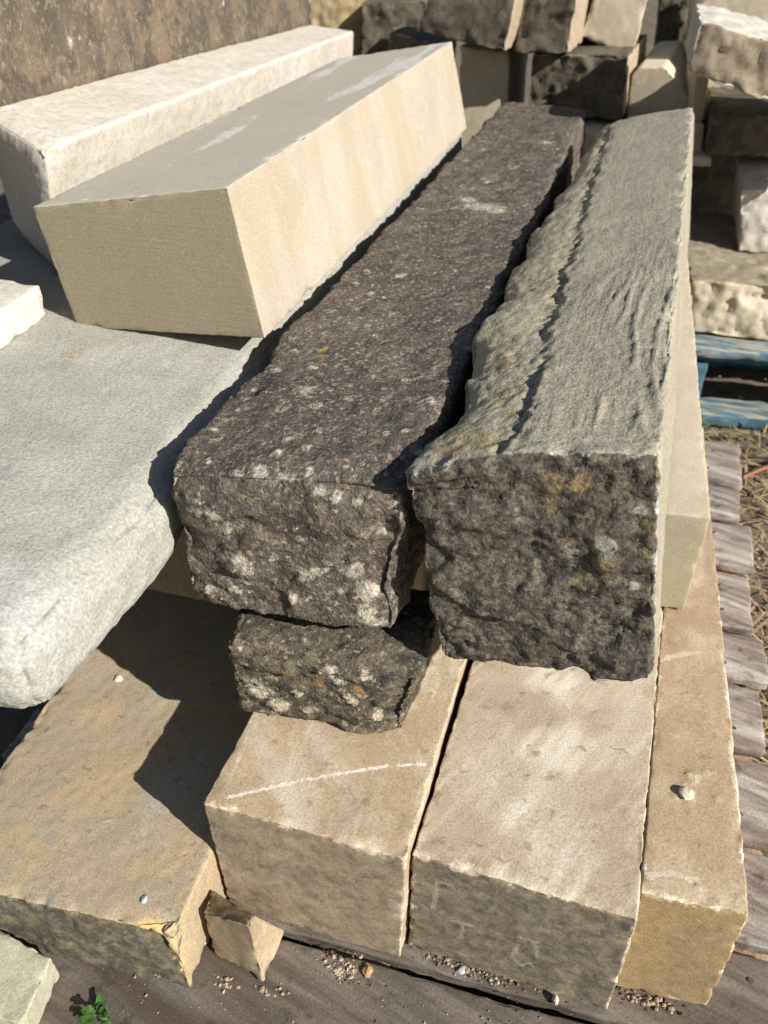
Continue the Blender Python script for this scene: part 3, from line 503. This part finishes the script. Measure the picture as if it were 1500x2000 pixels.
def dS2(X, off, att):
    f = X.faces; b = X.u[:, 1]; a = X.u[:, 0]; p = X.p
    # weathered left shoulder below a ragged step, tooled flat to its right
    st = np.interp(b, [0, .2, .42, .72, .88, 1], [.42, .395, .35, .26, .21, .17]) + .035 * fbm(p * np.array((.4, 1, 0)), 22, 4, 61, .65)
    sh = sstep(.0, .03, st - a)
    drop = (.006 + .014 * np.clip((st - a) / np.maximum(st, .05), 0, 1) ** 2.6 + .003 * fbm(p, 9, 3, 62)) * sh
    lip = np.exp(-((a - st - .01) / .03) ** 2) * (.0035 * fbm(p, 70, 3, 63) - .001)
    wz = sstep(.45, .97, X.u[:, 2]); off[:, 2] += wz * (lip - drop + sh * (.0018 * fbm(p, 70, 4, 71, .65)) + .003 * np.exp(-((a - st + .05) / .04) ** 2) * fbm(p, 60, 3, 64))
    # scalloped left side with a nose at the near end
    sc = .020 * fbm(p * np.array((0, 1, .5)), 7.5, 2, 66) + .012 * np.exp(-(p[:, 1] / .05) ** 2) - .010 * np.exp(-((p[:, 1] - .12) / .05) ** 2) + .016 * sstep(.12, .3, p[:, 1]) * sstep(1.3, .7, p[:, 1])
    off[:, 0] -= sc * (1 - a) ** 3 * sstep(-.2, 1, X.u[:, 2])
    X.h -= f['left'] * .012 * np.exp(-((X.u[:, 2] - .62) / .06) ** 2) * np.exp(-(p[:,1]/.1)**2)
    X.h += f['front'] * fracture(p, 77)
    tool = f['top'] * (1 - sh) * sstep(.02, .06, p[:, 1])
    # meandering grooves
    q2 = p * np.array((1, .42, 0)); wq = np.stack([p[:, 0] + .014 * fbm(q2, 12, 2, 68), p[:, 1], 0 * p[:, 0]], 1)
    g = sum(k_ * np.clip(.13 - np.abs(perlin(wq * np.array((sx, sy, 0)) + of, 90 + of)), 0, 1) / .13 for sx, sy, of, k_ in ((48, 3.6, 1, 1.), (80, 6, 5, .6)))
    reg = sstep(-.30, .25, fbm(p, 5, 2, 69) + 1.5 * (a - .74)) * sstep(.7, .3, p[:, 1])
    X.h += tool * (.0021 * g * reg - .0004)
    att['tool'] = tool * (.35 + .65 * sstep(1.3, .2, p[:, 1]))
    att['dirt'] = np.maximum(att['dirt'], np.clip(f['top'] * np.exp(-((a - st + .012) / .026) ** 2) * .75 * sstep(-.2, .3, fbm(p, 40, 3, 79)), 0, 1))  # shadow of the ragged step, painted dark along its left
    att['smear'] = wz * np.clip(sh * (.35 + .9 * sstep(-.2, .35, fbm(p, 8, 3, 78))) * (f['top'] + f['left']), 0, 1)
    att['mark'] = np.maximum(att['mark'], .75 * np.exp(-(X.de / .006) ** 2) * (f['front'] + f['top'] > .2) * sstep(-.1, .3, fbm(p, 25, 3, 70)) * (p[:, 1] < .02) * (X.u[:, 2] > .5))
stone('coping_stone', K['S2'], M['saddle'], cell=.003, grow=2.2, r=.006, warp=(.003, 6), fine=(.0009, 80), rough=dict(left=(.003, .05)), chip=(.010, 24, .1), dirt=dict(front=1, left=.5, bottom=1), edge=.35, disp=dS2, lich_h=.001,
    lich=[(0.072,0.643,0.803,0.0124),(0.099,0.63,0.808,0.0094),(0.148,0.648,0.815,0.0085),(0.29,1.066,0.807,0.0109),(0.21,0.612,0.727,0.0108),(0.18,0.621,0.707,0.008),(0.235,0.605,0.769,0.0056),(0.255,0.653,0.832,0.0038),(0.244,0.599,0.679,0.006)],
    ochre=[(x_, y_, z_, r_ * 1.7) for x_, y_, z_, r_ in [(0.078,0.681,0.801,0.0148),(0.105,0.682,0.806,0.0148),(0.088,0.71,0.801,0.0122),(0.142,0.854,0.799,0.0139),(0.131,0.729,0.806,0.0103),(0.162,0.629,0.788,0.0104),(0.184,0.622,0.79,0.0094),(0.16,0.629,0.758,0.0078),(0.238,0.604,0.752,0.0076),(0.183,0.621,0.721,0.0069),(0.213,0.61,0.703,0.009),(0.166,0.789,0.808,0.0055),(0.086,0.639,0.806,0.0085),(0.116,0.782,0.8,0.0109),(0.135,0.801,0.802,0.0111),(0.246,0.6,0.724,0.0048),(0.215,0.609,0.69,0.006),(0.193,0.616,0.671,0.0072)]],
    label='grey coping stone with wriggling tooled top, ragged ridge and dark rough end', cat='coping stone')
def dS3(X, off, att):
    f = X.faces
    off[:, 2] -= .026 * np.exp(-X.p[:, 1] / .03) * X.u[:, 2]
    X.h -= .018 * np.exp(-((X.p[:,0]-X.dim[0])/.03)**2 - (X.p[:,1]/.04)**2)
    X.h += f['front'] * fracture(X.p, 75) + f['top'] * .0016 * fbm(X.p, 80, 4, 75, .7)
stone('rough_stone', K['S3'], M['dark2'], cell=.0032, r=.012, warp=(.003, 9), fine=(.0014, 80), rough=dict(top=(.004, .05), left=(.004, .05), right=(.005, .05)), chip=(.006, 26, .05), edge=.3, disp=dS3, lich_h=.004,
    lich=[(-0.158,0.687,0.442,0.0164),(-0.135,0.685,0.416,0.0154),(-0.148,0.688,0.382,0.0092),(-0.176,0.69,0.532,0.0048),(-0.068,0.666,0.51,0.0119),(-0.057,0.665,0.493,0.0096),(-0.04,0.663,0.458,0.0098),(-0.1,0.677,0.415,0.0089),(-0.11,0.678,0.448,0.0075),(-0.021,0.657,0.51,0.0083),(-0.171,0.688,0.47,0.0062),(0.036,0.647,0.457,0.0073),(-0.013,0.658,0.421,0.0075)],
    ochre=[(-0.066,0.67,0.386,0.0052),(-0.034,0.661,0.479,0.0097),(-0.083,0.671,0.478,0.0085),(-0.041,0.664,0.429,0.0063),(-0.118,0.676,0.5,0.0085),(-0.066,0.669,0.442,0.005)], marks=[[(0.043,0.645,0.477),(0.03,0.649,0.397)]],
    label='small rough black stone wedged under the near end of the black lintel', cat='stone')
def dT(X, off, att):
    att['tool'] = X.faces['front'] + .5 * X.faces['right']
    X.h -= np.exp(-X.de / .006) * .007 * np.clip(fbm(X.p, 16, 3, 89) - .34, 0, 1) * 3
    q = X.p * np.array((8, 1.7, 1)); f = X.faces
    att['mark'] = np.clip(.72 * f['top'] * sstep(.12, .55, fbm(q, 1.6, 3, 88)) * (X.de > .004), 0, 1)
    att['ochre'] = np.maximum(att['ochre'], .95 * sstep(.4, .6, f['front']))     # the front end is tinted a darker olive
stone(LB, K['T'], M['tan'], cell=.008, grow=.3, r=.002, warp=(.0005, 4), fine=(.0002, 80), chip=(.0014, 120, .0), edge=.35, dirt=dict(top=1), disp=dT,
    label='clean sawn tan sandstone block tilted on the grey-green slab')
def dW(X, off, att):
    f = X.faces
    att['ochre'] = .8 * f['front']  # greyed mostly to paint grazing-light shade on the end, with slight patina
    X.h -= .013 * np.exp(-((X.p[:,0]-X.dim[0])/.022)**2 - (X.p[:,1]/.03)**2) + .012 * np.exp(-((X.p[:,2]-X.dim[2])/.02)**2 - (X.p[:,1]/.03)**2)
    X.h -= .02 * np.exp(-((X.p[:,2])/.03)**2 - (X.p[:,1]/.03)**2)
    X.h += f['front'] * .0022 * fbm(X.p * np.array((2.4, 1, 1)), 60, 3, 81)
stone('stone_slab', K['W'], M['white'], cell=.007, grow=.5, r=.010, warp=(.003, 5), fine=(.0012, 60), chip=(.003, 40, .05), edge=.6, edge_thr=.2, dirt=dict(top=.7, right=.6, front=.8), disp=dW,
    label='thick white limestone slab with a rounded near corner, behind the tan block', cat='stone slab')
BRL = []
# brown stone standing behind the white slab
br = np.array(K['W']); bl0, bl1 = br[4].copy(), br[6].copy()
dv = (bl1 - bl0) / np.linalg.norm(bl1 - bl0); nv = np.array((-dv[1], dv[0], 0)); nv /= np.linalg.norm(nv)
p0 = bl0 - dv * .35 + nv * .006; p1 = bl1 + dv * .01 + nv * .006; z3 = np.array((0, 0, 1.)); nb = nv * .22
for t_, h_, r_ in ((.30,.07,.009),(.315,.075,.008),(.335,.065,.007),(.62,.12,.008),(.63,.10,.006),(.64,.085,.005),(.655,.10,.004),(.50,.03,.004)):
    q_ = p0 * (1 - t_) + p1 * t_ + z3 * h_; BRL.append((*q_, r_))
stone(LB, [p0 - z3*.012, p1 - z3*.012, p0 + nb - z3*.012, p1 + nb - z3*.012, p0 + z3*.22, p1 + z3*.34, p0 + nb + z3*.22, p1 + nb + z3*.34], M['brown'], cell=.012, r=.004, warp=(.002, 5), fine=(.001, 50), chip=(.005, 20, .0), edge=.3, lich=BRL, lich_h=0,
    label='tall brown patinated stone standing behind the white slab')
# light block at the left edge
stone(LB, [(-.85,1.19,.703),(-.545,1.075,.703),(-.80,1.32,.703),(-.509,1.205,.703),(-.85,1.19,.752),(-.549,1.08,.750),(-.80,1.32,.752),(-.513,1.21,.750)], M['white'], cell=.006, r=.004, chip=(.004, 30, .1), edge=.5,
    label='small cream block at the left photo edge, on the grey-green slab')
# ------------------------------------------------------------------ stones stacked behind
bgk = dict(cell=.009, r=.004, warp=(.004, 8), fine=(.0015, 60), chip=(.011, 22, .08))
GB = 'stones stacked behind the pallet'
rgh = dict(front=(.009, .06))
stone(LB, K['b1'], M['bgdark'], rough=rgh, dirt=dict(right=1), label='dark stone with a sunlit right side, upper row behind, above a pale block', group=GB, seed=11, **bgk)  # right face painted paler as if sunlit
stone(LB, K['b2'], M['bgdark'], rough=rgh, dirt=dict(right=1), label='dark narrow stone resting on the rough stone, second in the upper back row', group=GB, seed=23, **bgk)  # sunlit right strip put into the colour
stone(LB, K['b3'], M['bgpale'], dirt=dict(right=1), label='smooth pale block tilted in the upper back row beside a dark narrow stone', group=GB, seed=31, **bgk)  # right face lightened in colour to read as sunlit
stone(LB, K['b5'], M['bgdark'], rough=dict(front=(.014, .07)), dirt=dict(right=1), label='dark rough stone with a pale cut edge, right behind the far end of the lintel', group=GB, seed=47, **bgk)  # sunlight on the right face is painted in
def dB6(X, off, att):   # chamfered top arrises
    t = X.u[:, 2] > .5
    for c0, k in ((X.dim[0], .085), (0, .02)):
        dd = np.abs(X.p[:, 0] - c0); dz = X.dim[2] - X.p[:, 2]
        cut = np.clip(k - (dd + dz), 0, None) * .5
        off[:, 2] -= cut; off[:, 0] += cut * (1 if c0 == 0 else -1)
    att['dirt'] = np.maximum(att['dirt'], X.faces['top'])  # sunlit top painted lighter through the dirt mask
stone(LB, K['b6'], M['bgpale'], disp=dB6, cell=.008, r=.004, warp=(.001, 8), fine=(.0006, 45), chip=(.003, 30, .05), label='cream block with chamfered top corner behind the far end of the coping stone', group=GB)
stone(LB, K['b7'], M['bgpale'], label='pale block crossed by a sharp shadow, behind the far end of the tan block', group=GB, seed=53, **{**bgk, 'warp': (.002, 8)})
stone(LB, K['b8'], M['bgdark'], rough=rgh, label='brown rough stone standing behind the end of the white slab', group=GB, seed=61, **bgk)
stone(LB, K['b8b'], M['bgdark'], edge=1, edge_thr=.4, label='low brown stone with a bright top edge behind the tan block', group=GB, seed=67, **bgk)
stone(LB, K['b9'], M['bgyellow'], rough=rgh, label='mossy yellow stone at the top, past the end of the brown stone', group=GB, seed=71, **bgk)
stone(LB, K['b10'], M['bgdark'], rough=dict(front=(.014, .06)), label='lumpy brown rubble stone at the very top, behind the chamfered cream block', group=GB, seed=73, **bgk)
stone(LB, K['b11'], M['bgpale'], label='big cream block half in shadow at the top right corner', group=GB, seed=79, **{**bgk, 'warp': (.002, 8)})
stone('stone_slab', [(.44,2.62,.30),(.84,2.53,.30),(.58,3.2,.30),(.86,3.1,.30),(.44,2.66,.618),(.84,2.57,.610),(.58,3.2,.62),(.86,3.1,.61)], M['bgpale'], dirt=dict(top=1), label='pale slab under the dark rough stone, just past the lintel', cat='stone slab', group=GB, seed=83, **bgk)  # lit top surface painted lighter than the sides
stone(LB, [(.90,2.86,.0),(1.55,2.76,.0),(.95,3.2,.0),(1.6,3.1,.0),(.90,2.86,.60),(1.55,2.76,.58),(.95,3.2,.60),(1.6,3.1,.58)], M['bgdark'], label='dark block deep in shade behind the right-hand pile', group=GB, seed=87, **bgk)  # added so the gap behind the pile stays black
# ------------------------------------------------------------------ pile on the blue pallet
GR = 'stones piled on the blue pallet'
stone('rough_stone', K['b12'], M['bgwhite'], rough=dict(front=(.012, .09), top=(.006, .06)), dirt=dict(front=.9), edge=.8, label='tilted rough stone with a bright white top edge on the right pile', cat='stone', group=GR, seed=89, **bgk)  # shade on the front painted in as brown
stone(LB, K['b13'], M['bgdark'], label='dark block in shade under the white-edged tilted stone', group=GR, seed=97, **bgk)
stone(LB, K['b14'], M['bgwhite'], rough=dict(front=(.008, .06)), edge=.8, label='whitish broken block at the right edge above the split cream rock', group=GR, seed=101, **bgk)
stone('rough_stone', K['b15'], M['bgrock'], rough=dict(front=(.018, .10), top=(.006, .1)), dirt=dict(top=.9), label='split cream rock lying directly on the blue pallet', cat='stone', group=GR, seed=103, **bgk)  # shadow lying on the top is painted into its colour
stone('stone_sliver', K['c1'], M['bgpale'], label='upright pale stone sliver, uppermost in the dark gap on the right', cat='stone sliver', group=GR, cell=.008, r=.004)
stone('stone_sliver', K['c2'], M['bgpale'], label='thin upright sliver below the paler one in the dark gap', cat='stone sliver', group=GR, cell=.008, r=.004)
stone('stone_sliver', K['c3'], M['buffD'], label='flat stone end beneath the two upright slivers in the dark gap', cat='stone sliver', group=GR, cell=.008, r=.004)
# blue pallet
bp = tag(empty('blue_pallet', (.80, 2.013, -.006), R(-12)), 'faded blue timber pallet on the ground under the right-hand pile', 'pallet')
bsd = dict(r=.004, warp=(.002, 6), fine=(.0006, 60), chip=(.005, 25, .1), edge=0)
for y in (0, .36, .72):
    stone('bottom_board', box8(-.02, 1.0, y, y + .10, 0, .036), M['blue'], cell=.012, dirt=dict(top=1), parent=bp, seed=200 + int(y * 10), **bsd)
    for x in (.0, .42, .86):
        stone('block', box8(x, x + .075, y + .003, y + .097, .0385, .182), M['blue'], cell=.012, parent=bp, seed=210 + int(x * 10 + y * 7), **bsd)
    stone('stringer_board', box8(-.02, 1.0, y + .02, y + .10, .1845, .203), M['blue'], cell=.012, parent=bp, seed=220 + int(y * 10), **bsd)
for i in range(6):
    y = -.004 + i * .143
    stone('deck_board', box8(-.02 + .001 * i, 1.0, y, y + .11, .2055, .230), M['blue'], cell=.014, dirt=dict(top=1, front=.35), parent=bp, seed=230 + i, **bsd)
# ------------------------------------------------------------------ small things
def pebble(name, loc, rad, mat, label, cat='pebble', seed=1, group=None, sq=(1, 1, .7)):
    rs = np.random.RandomState(seed); n = 10
    u = np.linspace(0, 2 * math.pi, n, endpoint=False); v = np.linspace(0, math.pi, 7)[1:-1]
    P = [(0, 0, 1)] + [(math.sin(b) * math.cos(a), math.sin(b) * math.sin(a), math.cos(b)) for b in v for a in u] + [(0, 0, -1)]
    P = np.array(P); P = P + .30 * facets(P + seed * 3.7, 1.1, seed, 20.)[:, None] * P; P *= np.array(sq) * rad
    F = []
    for j in range(n): F.append((0, 1 + j, 1 + (j + 1) % n, 1 + (j + 1) % n))
    T = [(0, 1 + j, 1 + (j + 1) % n) for j in range(n)]; last = len(P) - 1; b0 = 1 + 4 * n
    for r_ in range(4):
        for j in range(n):
            a, b = 1 + r_ * n + j, 1 + r_ * n + (j + 1) % n; T += [(a, a + n, b + n), (a, b + n, b)]
    T += [(last, b0 + (j + 1) % n, b0 + j) for j in range(n)]
    o = mesh_obj(name, P + np.array(loc) + (0, 0, sq[2] * rad * .6), T, mat, loc, smooth=False)
    if label: tag(o, label, cat, group)
    return o
pebble('pebble', (-.030, .480, .139), .0075, M['pebble_orange'], 'orange pebble on the dark board beside a heap of crumbs', seed=3)
pebble('pebble', (.200, .443, .139), .006, M['pebble_pale'], 'tan pebble on the board crack before the wide buff block', seed=4, sq=(.7, 1, 1.2))
pebble('pebble', (-.414, .868, .250), .0075, M['pebble_pale'], 'cream pebble on top of the brown stained block', seed=5)
pebble('pebble', (-.295, .5125, .264), .005, M['pebble_grey'], 'tiny bluish grey pebble near the broken yellow corner', seed=6, sq=(.8, 1.2, .5))
pebble('pebble', (.3525, .578, .363), .0085, M['pebble_pale'], 'pale crumb of stone on the narrow yellow-brown block', seed=7)
pebble('pebble', (.088, .479, .139), .005, M['pebble_grey'], 'pale grey pebble among crumbs at the foot of the wide buff block', seed=8)
def crumbs(name, spots, mat, seed):
    rs = np.random.RandomState(seed); V = []; T = []
    ico = np.array([(0,0,1),(.9,0,.3),(.28,.85,.3),(-.72,.53,.3),(-.72,-.53,.3),(.28,-.85,.3),(0,0,-.6)])
    ft = [(0,1,2),(0,2,3),(0,3,4),(0,4,5),(0,5,1),(6,2,1),(6,3,2),(6,4,3),(6,5,4),(6,1,5)]
    for (x, y, z, sx, sy, n, r0, r1) in spots:
        for _ in range(n):
            a = rs.uniform(0, 6.28); c, s_ = math.cos(a), math.sin(a); rd = r0 + (r1 - r0) * rs.rand() ** 3
            g = rs.normal(0, 1, 2)
            px = x + ddeck[0] * g[0] * sx + nd[0] * g[1] * sy; py = y + ddeck[1] * g[0] * sx + nd[1] * g[1] * sy
            q = ico * rs.uniform(.6, 1.2, (7, 1)) * rd * np.array((1, rs.uniform(.6, 1.1), rs.uniform(.5, .9)))
            q = np.stack([q[:,0]*c - q[:,1]*s_, q[:,0]*s_ + q[:,1]*c, q[:,2]], 1) + np.array((px, py, z + rd * .35))
            T += [(a_ + len(V), b_ + len(V), c_ + len(V)) for a_, b_, c_ in ft]; V += list(q)
    o = mesh_obj(name, V, T, mat, (0, 0, 0), smooth=False); o['kind'] = 'stuff'; return o
zt = .139
sp1 = [(-.061,.485,zt,.012,.007,90,.001,.0045),(.075,.489,zt,.022,.004,60,.001,.004),(.11,.474,zt,.022,.004,50,.001,.004),(.31,.441,zt,.02,.004,60,.001,.005),(-.205,.468,zt,.008,.005,16,.002,.006),(-.159,.461,zt,.006,.004,6,.002,.005),(-.14,.458,zt,.006,.004,5,.002,.004),(0,.45,zt,.25,.035,160,.0006,.0022),(-.3,.45,zt,.08,.03,40,.0008,.003)]
tag(crumbs('stone_crumbs', sp1, M['crumb'], 1), 'scattered pale stone crumbs on the dark boards at the front', 'rubble')
sp2 = [(-.061,.487,zt,.014,.009,110,.001,.003),(.08,.49,zt,.03,.004,90,.001,.0035),(.14,.467,zt,.03,.004,60,.001,.0035),(.315,.440,zt,.022,.005,90,.001,.004),(0,.46,zt,.25,.03,140,.0006,.0024)]
tag(crumbs('dirt_crumbs', sp2, M['crumb_dark'], 2), 'dark earthy crumbs along the foot of the front blocks', 'dirt')
# weed in the gap at the front
wd = tag(empty('weed', (-.355, .432, .139)), 'small green weed with lobed leaves growing at the front of the pallet', 'weed')
rs = np.random.RandomState(9)
def leaf(a, base, ln, wdt, tilt):
    m = 7; V = []; T = []
    dx, dy = math.cos(a), math.sin(a)
    for i in range(m + 1):
        t = i / m; wv = wdt * math.sin(math.pi * min(1, t * .92 + .08)) ** .8 * (1 + .28 * math.cos(t * 19))
        x = ln * t; z = ln * (tilt * t - .55 * t * t)
        for s_ in (-1, 0, 1): V.append((base[0] + dx * x - dy * wv * s_, base[1] + dy * x + dx * wv * s_, base[2] + z + abs(s_) * wv * .3))
    for i in range(m):
        for k in (0, 1): T.append((i*3+k, i*3+k+1, i*3+k+4, i*3+k+3))
    mesh_obj('leaf', V, T, M['leaf'], (0, 0, 0), parent=wd)
for i in range(20):
    a = rs.uniform(0, 6.28); rr = rs.uniform(0, .012)
    leaf(a, (rr * math.cos(a), rr * math.sin(a), rs.uniform(.002, .02)), rs.uniform(.008, .019), rs.uniform(.003, .006), rs.uniform(.3, .9))
# straw, dry grass and a twig on the ground to the right
def straw(n, x0, x1, y0, y1, seed, mat, name, lnr=(.02, .08), zmax=.02):
    rs = np.random.RandomState(seed); V = []; T = []
    for _ in range(n):
        x, y = rs.uniform(x0, x1), rs.uniform(y0, y1); a = rs.uniform(0, 6.28); l_ = rs.uniform(*lnr); wq = rs.uniform(.0008, .0028)
        z0, z1 = rs.uniform(.0, zmax), rs.uniform(.002, zmax * 1.4); dx, dy = math.cos(a), math.sin(a); k = len(V)
        for t, zz in ((0, z0), (.5, (z0 + z1) / 2 + .004), (1, z1)):
            for s_ in (-1, 1): V.append((x + dx * l_ * t - dy * wq * s_, y + dy * l_ * t + dx * wq * s_, zz))
        T += [(k, k+1, k+3, k+2), (k+2, k+3, k+5, k+4)]
    o = mesh_obj(name, V, T, mat, (0, 0, 0)); o['kind'] = 'stuff'; return o
tag(straw(3600, .45, 1.75, .7, 1.93, 5, M['straw'], 'straw'), 'dry straw and dead grass lying on the soil right of the pallet', 'straw')
tag(straw(40, .88, 1.15, 1.86, 1.99, 6, M['leaf'], 'grass', (.02, .06), .035), 'thin green grass tuft between the two pallets', 'grass')
tag(crumbs('gravel', [(.95, 1.5, 0, .3, .35, 700, .003, .012)], M['crumb'], 7), 'loose gravel and wood chips on the soil right of the pallet', 'gravel')
V = []; F = []
for i in range(7):
    t = i / 6; c = np.array((.90 + .35 * t, 1.70 + .07 * math.sin(t * 2) + .04 * t, .022 + .006 * math.sin(t * 5)))
    for k in range(6): V.append(c + .005 * np.array((0, math.cos(k * math.pi / 3), math.sin(k * math.pi / 3))))
for i in range(6):
    for k in range(6): F.append((i*6+k, i*6+(k+1)%6, (i+1)*6+(k+1)%6, (i+1)*6+k))
tag(mesh_obj('twig', V, F, M['twig'], (.9, 1.7, .01)), 'reddish brown twig lying on the straw at the right edge', 'twig')
